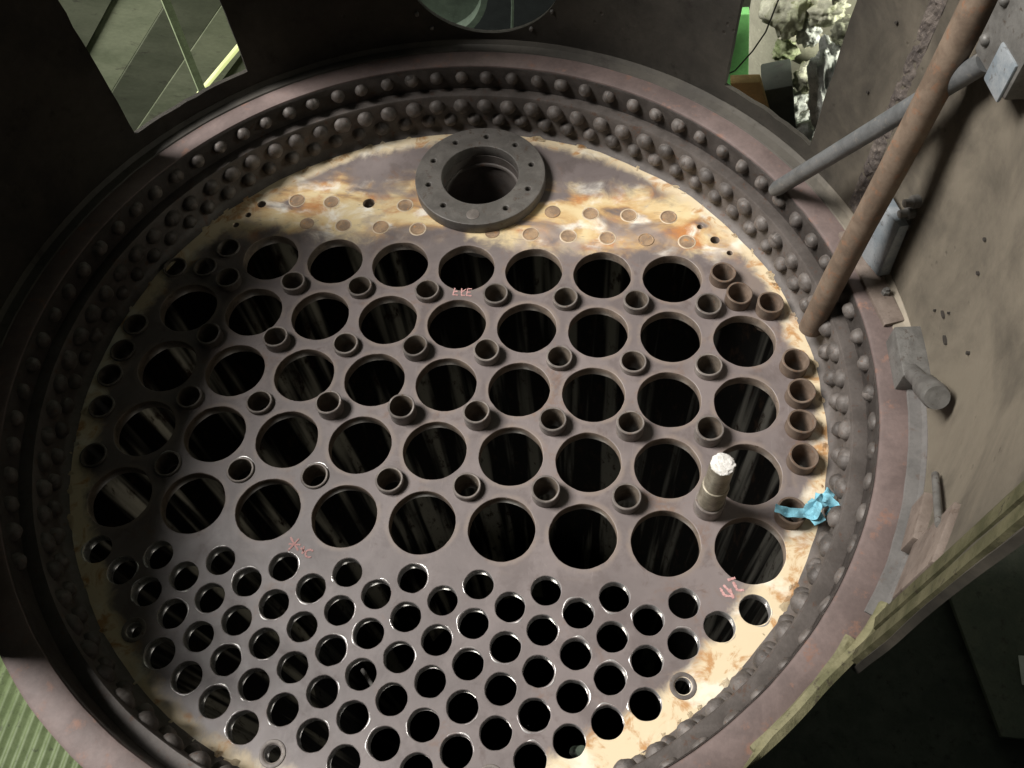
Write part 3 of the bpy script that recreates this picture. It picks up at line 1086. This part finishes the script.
strip(-133.6, -131.0, 5.70, 5.92, -1.15, -5.7, 'scale', 'angle_iron', 4)

# flaking seam running forward along the right wall
pv, pf = [], []
nz, na = 120, 10
for i in range(nz + 1):
    z = -1.25 - 5.5 * i / nz
    for j in range(na + 1):
        a = 62.6 + 2.6 * j / na
        p = Cy(5.80, a, z)
        e = math.sin(math.pi * j / na)
        h = 0.0005 + (0.0025 + 0.004 * noise.noise(p * 60) + 0.003 * noise.noise(p * 140)) * e
        pv.append(Cy(5.80 - h / U, a, z) if 0 < j < na else Cy(5.83, a, z))
for i in range(nz):
    for j in range(na):
        q = i * (na + 1) + j
        pf.append((q, q + 1, q + na + 2, q + na + 1))
obj('flaking_seam', mesh('seam', pv, pf), 'scale', shell)

# added unseen plate over the crown, shaped to shadow the upper-left rivets
pv, pf = [], []
fa = [-66 + 3 * i for i in range(21)]
for a in fa:
    sx_, cz_ = math.sin(math.radians(a)), math.cos(math.radians(a))
    bq = 1.2 * sx_
    ri = min(5.79, -bq + math.sqrt(max(0.0, bq * bq - 1.44 + 4.87 ** 2)))
    for (r, z) in ((ri, -5.72), (5.87, -5.72), (5.87, -5.80), (ri, -5.80)):
        pv.append(Cy(r, a, z))
for i in range(len(fa) - 1):
    for q in range(4):
        pf.append((i * 4 + q, i * 4 + (q + 1) % 4, i * 4 + 4 + (q + 1) % 4, i * 4 + 4 + q))
sharp(obj('crown_shadow_plate', mesh('front', pv, pf), 'shell', shell), 40)
# small bolts beside the chimney hole
st = turned([(0.005, -0.004), (0.005, 0.003), (0.003, 0.005), (0.0001, 0.005)], 10)
for (a, z) in ((-10.6, -1.70), (-8.7, -1.44), (6.6, -1.44), (9.9, -1.79)):
    ra = math.radians(a)
    y = Vector((-math.sin(ra), 0, -math.cos(ra)))
    o = obj('bolt', st, 'fit', shell)
    o.matrix_local = Matrix.Translation(Cy(5.79, a, z)) @ Matrix((Vector((0, 1, 0)).cross(-y), -y, Vector((0, 1, 0)))).transposed().to_4x4()

# slots and old bolt holes in the right-hand wall
def walldisc(a, z, rx, rz, name='bolt_hole'):
    ra = math.radians(a)
    y = Vector((-math.sin(ra), 0, -math.cos(ra)))
    o = obj(name, hole_me, 'darkhole', shell)
    o.matrix_local = Matrix.Translation(Cy(5.795, a, z)) @ Matrix((Vector((0, 1, 0)).cross(-y), -y, Vector((0, 1, 0)))).transposed().to_4x4() @ Matrix.Diagonal((rx * 0.75, 1, rz * 0.75, 1))


hole_me = turned([(1.0, -0.006), (1.0, 0.0035), (0.8, 0.0038), (0.0001, 0.0036)], 14)
for (a, z, rx, rz) in ((86.2, -2.02, 0.011, 0.004), (89.0, -1.94, 0.013, 0.005), (59.8, -3.8, 0.004, 0.004), (59.4, -2.83, 0.004, 0.004),
                       (86.9, -2.15, 0.003, 0.003), (93.7, -2.42, 0.004, 0.004), (84.6, -1.87, 0.003, 0.004), (85.4, -3.19, 0.005, 0.003), (87.4, -2.91, 0.005, 0.003)):
    walldisc(a, z, rx, rz)

# fittings on the right-hand wall
flat = hexa([Cy(5.50, 66.0, -1.16), Cy(5.52, 81.5, -1.16), Cy(5.78, 81.0, -1.16), Cy(5.76, 66.0, -1.16),
             Cy(5.50, 66.0, -1.09), Cy(5.52, 81.5, -1.09), Cy(5.78, 81.0, -1.09), Cy(5.76, 66.0, -1.09)], 0.002)
sharp(obj('clip_bar', flat, 'redbr', shell), 40)
nut = turned([(0.0085, -0.004), (0.0085, 0.006), (0.007, 0.008), (0.0045, 0.008), (0.0045, 0.013), (0.0001, 0.0135)], 6)
obj('bolt', nut, 'fit', shell, Cy(5.66, 76.8, -1.17))
bp = hexa([Cy(5.55, 69.0, -2.15), Cy(5.60, 74.5, -2.15), Cy(5.62, 74.6, -1.22), Cy(5.60, 70.2, -1.12),
           Cy(5.72, 69.0, -2.15), Cy(5.72, 74.5, -2.15), Cy(5.78, 74.6, -1.22), Cy(5.78, 70.2, -1.12)], 0.004)
sharp(obj('cleat_plate', bp, 'blueplate', shell), 40)
for z in (-2.40, -2.22, -2.02):
    c = Cy(5.79, 73.2, z)
    e = Cy(5.62, 73.2, z)
    sharp(obj('stud', tube([c, c + (e - c) * 0.45, c + (e - c) * 0.5, e], [0.012, 0.012, 0.008, 0.0075], 10), 'fit', shell), 40)
blk = sharp(obj('latch_block', wallbox(83.6, 90.6, -1.42, -0.98, 5.50, 5.82, 0.004), 'fit', shell), 40)
p0, p1 = Cy(5.62, 89.0, -1.30), Cy(5.60, 97.4, -2.08)
d = (p1 - p0)
peg = tube([p0, p0 + d * .55, p0 + d * .6, p0 + d * 0.95, p1], [0.015, 0.0155, 0.021, 0.0225, 0.020], 20)
sharp(obj('peg', peg, 'fit', blk), 40)
br = sharp(obj('bracket_block', wallbox(73.8, 81.0, -5.45, -4.55, 5.52, 5.83, 0.006), 'fit', shell), 40)
sharp(obj('bracket_face', wallbox(77.2, 80.6, -4.90, -4.50, 5.49, 5.53, 0.004), 'blueplate', br), 40)
for z in (-5.15, -4.75):
    obj('bolt', lump((0.009, 0.009, 0.009), z, 2, 0.2), 'fit', br, Cy(5.51, 75.0, z))
sharp(obj('broken_bracket', wallbox(106.0, 111.5, -1.62, -1.22, 5.70, 5.83, 0.003), 'redbr', shell), 40)
sharp(obj('weld_rod', tube([Cy(5.74, 104.5, -1.75), Cy(5.74, 113.0, -2.35)], 0.006, 10), 'fit', shell), 40)
sharp(obj('scrap_plate', wallbox(111.5, 118.0, -2.6, -1.5, 5.745, 5.83, 0.003), 'redbr', shell), 40)

# ================================================================== loose things inside the smokebox
b0, b1 = Cy(4.98, 78.0, -0.30), Vector((0.826, -0.786, 0.277))
b0 = P(4.80, -1.05, -0.30)
d = b1 - b0
pts = [b0 + d * f for f in (0, .2, .4, .6, .8, 1.0, 1.25)]
pts = [p + Vector((0, 0, 0.004 * math.sin(i * 1.3))) for i, p in enumerate(pts)]
pipe = tube(pts, [0.0235, 0.024, 0.0232, 0.0236, 0.0236, 0.0238, 0.024], 28)
tag(sharp(obj('rusty_pipe', pipe, 'rust'), 40), 'long rust-brown pipe leaning from the plate rim up the right wall', 'pipe')
g0, g1 = Cy(5.22, 54.6, -1.05), Cy(5.52, 73.2, -4.15)
d = g1 - g0
bar = tube([g0, g0 + d * .03, g0 + d * .5, g1, g1 + d * 0.12], [0.013, 0.0165, 0.0165, 0.0165, 0.0165], 24)
tag(sharp(obj('grey_bar', bar, 'greybar'), 40), 'dark grey round bar crossing behind the rusty pipe', 'bar')

# bar end standing out of one stub
ob = empty('bar_stub', P(3.5, 1.5, -0.26), 'dirty stepped steel bar with a white crumbly end sticking out of a tube stub', 'bar')
r1, r2 = 0.160 * U, 0.140 * U
sharp(obj('collar', turned([(0.142 * U, -0.06), (0.142 * U, 0.001), (r1, 0.0015), (r1, 0.42 * U), (r1 * 0.97, 0.45 * U), (r2, 0.455 * U)], 32), 'brass', ob), 35)
sharp(obj('bar_end', turned([(r2, 0.44 * U), (r2, 0.96 * U), (r2 * 0.97, 0.985 * U), (r2 * 0.9, 0.99 * U), (0.0001, 0.99 * U)], 32), 'brass', ob), 35)
cm = lump((r2 * 0.97, 0.004, r2 * 0.97), 4, 4, 0.16, 3)
obj('crumbly_end', cm, 'crumb', ob, (0, -0.995 * U, 0))


# knotted pale-blue rag
def rag():
    bm = bmesh.new()

    def ribbon(path, width, seed):
        rows = []
        for i, (u, v, z, tw) in enumerate(path):
            c = P(u, v, z)
            nx = path[min(i + 1, len(path) - 1)]
            pv = path[max(i - 1, 0)]
            d = (P(*nx[:3]) - P(*pv[:3])).normalized()
            s = d.cross(Vector((0, -1, 0)))
            s = Matrix.Rotation(tw, 3, d) @ s
            rows.append([bm.verts.new(c + s * (k / 6 - 0.5) * width * (1 + 0.2 * noise.noise(c * 70)) + Vector((0, noise.noise((c + s * k * 0.004) * 55 + Vector((seed, 0, 0))) * 0.008, 0))) for k in range(7)])
        for a, b in zip(rows[:-1], rows[1:]):
            for k in range(6):
                bm.faces.new((a[k], a[k + 1], b[k + 1], b[k]))

    def sm(p, n=22):
        out = []
        for i in range(n + 1):
            f = i / n * (len(p) - 1)
            k = min(int(f), len(p) - 2)
            g = f - k
            out.append(tuple(x + (y - x) * g for x, y in zip(p[k], p[k + 1])))
        return out
    ribbon(sm([(4.24, 1.57, -.33, .1), (4.4, 1.60, -.30, .2), (4.58, 1.60, -.32, .5), (4.70, 1.55, -.30, 1.0)]), 0.018, 1)
    ribbon(sm([(4.60, 1.60, -.34, .2), (4.72, 1.52, -.42, .8), (4.84, 1.42, -.40, .3), (4.90, 1.30, -.34, .2)]), 0.024, 2)
    ribbon(sm([(4.58, 1.52, -.30, .6), (4.66, 1.62, -.42, .3), (4.74, 1.74, -.38, .1)]), 0.026, 3)
    ribbon(sm([(4.70, 1.40, -.36, .5), (4.82, 1.45, -.45, .2), (4.92, 1.52, -.38, .6), (4.86, 1.64, -.34, .2)]), 0.020, 4)
    ribbon(sm([(4.64, 1.44, -.34, .2), (4.72, 1.58, -.48, .9), (4.66, 1.70, -.40, .4), (4.58, 1.62, -.32, .2)]), 0.016, 5)
    me = bpy.data.meshes.new('rag')
    bm.to_mesh(me)
    bm.free()
    o = obj('knotted_rag', me, 'cloth')
    me.polygons.foreach_set('use_smooth', [True] * len(me.polygons))
    so = o.modifiers.new('thickness', 'SOLIDIFY')
    so.thickness = 0.0012
    su = o.modifiers.new('smooth', 'SUBSURF')
    su.levels = su.render_levels = 2
    return o


tag(rag(), 'pale blue knotted rag hanging over a tube stub at the right rim', 'rag')

# odd pieces inside two of the small holes
hs = P(-0.403, 3.85)
tag(sharp(obj('steel_rod', tube([P(-0.52, 3.74, 0.5), P(-0.24, 4.02, 0.25)], 0.004, 10), 'fit'), 40), 'thin pale steel rod lying inside a small tube hole', 'rod')
tag(sharp(obj('loose_bolt', tube([P(2.08, 4.36, 0.7), P(2.16, 4.40, 0.3)], [0.010, 0.010], 16), 'hood'), 40), 'pale round bolt end inside a bottom tube hole', 'bolt')

# ================================================================== seen through the openings
# shed roof boards
roof = empty('shed_roof', (0, 1.2, 2.6), 'dark green diagonal roof boards seen through the openings', 'roof')
dx = Vector((0.70, -0.714, 0))
dn = Vector((0.714, 0.70, 0))
bme = hexa([dx * -4 + dn * -.101, dx * 4 + dn * -.101, dx * 4 + dn * .101, dx * -4 + dn * .101] +
           [p + Vector((0, 0, 0.03)) for p in (dx * -4 + dn * -.101, dx * 4 + dn * -.101, dx * 4 + dn * .101, dx * -4 + dn * .101)], 0.004, 1)
for i in range(-14, 15):
    obj('board', bme, 'roof', roof, dn * (i * 0.2) + Vector((0, 0, random.uniform(-0.012, 0.012))), (random.uniform(-.01, .01), random.uniform(-.01, .01), 0))
d0, d1 = Vector((-1.66, 0.2, 2.3)), Vector((-1.735, 1.75, 2.3))
tag(sharp(obj('rafter', tube([d0, d1], 0.024, 4), 'rafter'), 40), 'pale green round rafter seen through the left opening', 'rafter')
s0, s1 = Vector((-1.80, 1.35, 2.4)), Vector((-1.38, 0.952, 2.4))
tag(obj('daylight_gap', tube([s0, s1], 0.0125, 8), 'strip'), 'thin bright yellow-green daylight gap seen through the left opening', 'light strip')
# added black sheet standing in for the shade above the chimney hole
shade_me = hexa([(-0.36, -0.3, 1.86), (0.6, -0.3, 1.86), (0.6, 1.0, 1.86), (-0.36, 1.0, 1.86), (-0.36, -0.3, 1.89), (0.6, -0.3, 1.89), (0.6, 1.0, 1.89), (-0.36, 1.0, 1.89)], 0.004)
M['shadeblack'] = plain('black_shade', (0.014, 0.018, 0.017), 0.7)
tag(obj('shade_sheet', shade_me, 'shadeblack'), 'added dark sheet giving the shade seen through the chimney hole', 'panel')
# ventilator hood and cable above the chimney hole
hood = turned([(0.0001, -0.02), (0.10, -0.02), (0.16, -0.01), (0.185, 0.02), (0.19, 0.07), (0.17, 0.07), (0.165, 0.03), (0.0001, 0.02)], 40)
o = obj('ventilator_hood', hood, 'hood', None, (-0.30, 0.12, 1.6), (math.radians(90), 0, 0))
tag(sharp(o, 35), 'round grey-green hood hanging above the chimney hole', 'hood')
tag(obj('hanging_cable', tube([(-0.028, 0.05, 1.5), (-0.03, 0.15, 1.5), (-0.036, 0.22, 1.5), (-0.045, 0.34, 1.49)], 0.0045, 8), 'hood'), 'thin pale cable crossing the chimney hole', 'cable')
for i, x in enumerate((-0.47, -0.41)):
    tag(obj('post', hexa([(x, .42, 1.9), (x + .035, .42, 1.9), (x + .035, .75, 1.9), (x, .75, 1.9), (x, .42, 1.95), (x + .035, .42, 1.95), (x + .035, .75, 1.95), (x, .75, 1.95)], .003), 'rafter'),
        ('pale green batten at the left edge of the chimney hole', 'pale green batten beside the round hood above the chimney hole')[i], 'batten')

# right opening: green panel, concrete, lagging
gp = hexa([(0.48, -0.06, 1.18), (0.652, -0.06, 1.20), (0.712, 0.32, 1.20), (0.48, 0.32, 1.18), (0.48, -0.06, 1.21), (0.652, -0.06, 1.23), (0.712, 0.32, 1.23), (0.48, 0.32, 1.21)], 0.003)
tag(obj('green_panel', gp, 'greenp'), 'bright green flat panel at the left of the right-hand opening', 'panel')
cb = tube([(0.84, -0.6, 1.43), (0.84, -0.1, 1.43), (0.84, 0.25, 1.43), (0.84, 0.6, 1.43)], [0.16, 0.16, 0.15, 0.15], 32)
tag(sharp(obj('tan_duct', cb, 'tan'), 40), 'wide tan round duct behind the lagging in the right opening', 'duct')
tag(sharp(obj('short_pipe', tube([(0.735, -0.05, 1.13), (0.80, -0.03, 1.11), (0.845, -0.02, 1.10)], [0.042, 0.044, 0.04], 24), 'tan'), 40), 'short tan pipe end under the white chunk', 'pipe')
o = obj('plaster_chunk', lump((0.055, 0.075, 0.06), 2, 4, 0.35, 1.8), 'rock', None, (0.715, -0.20, 1.05))
tag(o, 'pale cream plaster chunk at the top of the right opening', 'chunk')
o = obj('lagging_lump', lump((0.042, 0.135, 0.075), 5, 5, 0.30, 2.0), 'wool', None, (0.822, -0.105, 0.85), (0, 0, math.radians(-14)))
tag(o, 'ragged grey slab of mineral wool lagging in the right opening', 'lagging')
o = obj('plaster_chunk', lump((0.032, 0.03, 0.03), 8, 4, 0.35, 2.2), 'rock', None, (0.822, -0.265, 0.87))
tag(o, 'small pale yellow chunk resting above the mineral wool slab', 'chunk')
o = obj('plaster_chunk', lump((0.03, 0.06, 0.03), 11, 4, 0.35, 2.2), 'rock', None, (0.80, -0.35, 0.95))
tag(o, 'narrow yellowish chunk at the top right of the right opening', 'chunk')
wd = hexa([(0.585, -0.135, 0.84), (0.655, -0.14, 0.84), (0.70, -0.03, 0.84), (0.63, -0.03, 0.84), (0.585, -0.135, 0.87), (0.655, -0.14, 0.87), (0.70, -0.03, 0.87), (0.63, -0.03, 0.87)], 0.003)
tag(sharp(obj('wood_block', wd, 'wood'), 40), 'orange wooden block at the lower corner of the right opening', 'block')
tag(obj('wire', tube([(0.555, -0.185, 0.80), (0.585, -0.205, 0.80), (0.615, -0.26, 0.80), (0.634, -0.31, 0.80), (0.647, -0.40, 0.80)], 0.0018, 6), 'wire'), 'thin dark wire curving across the right opening', 'wire')
dkb = hexa([(0.67, -0.08, 0.88), (0.74, -0.10, 0.88), (0.80, 0.12, 0.88), (0.73, 0.12, 0.88), (0.67, -0.08, 0.98), (0.74, -0.10, 0.98), (0.80, 0.12, 0.98), (0.73, 0.12, 0.98)], 0.006)
tag(sharp(obj('dark_beam', dkb, 'dkplate'), 40), 'dark beam between the orange block and the mineral wool', 'beam')
for i, (x, y, z, s) in enumerate(((0.845, 0.03, 0.86, 0.02), (0.80, 0.05, 0.88, 0.024))):
    o = obj('lagging_crumb', lump((s, s * 1.4, s), 20 + i, 3, 0.4, 2.5), 'wool', None, (x, y, z))
    tag(o, ('grey lagging crumb at the bottom tip of the mineral wool slab', 'grey lagging crumb beside the dark beam')[i], 'lagging')

M['moss'] = worn('mossy_rubble', (0.22, 0.26, 0.13), (0.38, 0.41, 0.26), (0.10, 0.16, 0.04), 30, (0.8, 1.0), 0, 0.9, 0.004, spec=0.1)
rr_ = random.Random(3)
for i, (x, y, z) in enumerate(((0.745, -0.30, 1.06), (0.775, -0.14, 1.02), (0.79, -0.05, 0.97), (0.77, 0.03, 0.96), (0.735, -0.07, 1.04), (0.80, -0.22, 1.0), (0.83, 0.06, 0.92), (0.76, -0.40, 1.08), (0.81, 0.10, 0.95))):
    sz = rr_.uniform(0.018, 0.034)
    kind_ = rr_.choice(('moss', 'rock', 'wool'))
    o = obj('rubble_chunk', lump((sz, sz * 1.3, sz), 40 + i, 4, 0.5, 2.4), kind_, None, (x, y, z), (rr_.uniform(0, 3), rr_.uniform(0, 3), 0))
    tag(o, {'moss': 'small mossy green', 'rock': 'small pale olive', 'wool': 'small grey fibrous'}[kind_] + ' rubble piece packed between the duct and the mineral wool slab', 'chunk', 'rubble in the right opening')

# lower left: green corrugated sheet
pv, pf = [], []
nx, rp = 240, 0.05
o0 = Vector((-3.2, 2.0, -1.6))
ex = Vector((1, 0, 0))
ez = Vector((0.02, 0, 1)).normalized()
for i in range(nx + 1):
    s = i * rp / 5
    h = math.sin(2 * math.pi * s / rp) * 0.012
    n = ex.cross(ez).normalized()
    for t_ in (0, 1.9):
        pv.append(o0 + ex * s + ez * t_ + n * h)
for i in range(nx):
    pf.append((2 * i, 2 * i + 2, 2 * i + 3, 2 * i + 1))
o = obj('corrugated_sheet', mesh('corr', pv, pf, True), 'corr')
so = o.modifiers.new('thickness', 'SOLIDIFY')
so.thickness = 0.002
tag(o, 'light green corrugated sheet below the left edge of the ring', 'sheet')
# lower right: dark frame plates
def slab(name, pts, th, mat, label, cat):
    o = obj(name, hexa([Vector(p) for p in pts] + [Vector(p) + Vector((0, th, 0)) for p in pts], 0.004), mat)
    return tag(sharp(o, 40), label, cat)


slab('frame_plate', [(0.95, 2.75, -1.6), (4.5, 2.75, -1.6), (4.5, 2.75, 1.9), (0.95, 2.75, 1.9)], 0.03, 'dkplate', 'large dark frame plate below the cut edge of the smokebox', 'plate')
slab('side_plate', [(2.16, 2.6, -0.06), (3.4, 2.6, -0.06), (3.4, 2.6, 1.3), (1.86, 2.6, 1.3), ], 0.03, 'dkplate2', 'dark green plate in the lower right corner with a slanted edge', 'plate')
slab('white_tag', [(2.262, 2.55, 0.16), (2.33, 2.55, 0.16), (2.33, 2.55, 0.29), (2.268, 2.55, 0.29)], 0.006, 'white', 'small white tag at the far lower right edge', 'tag')
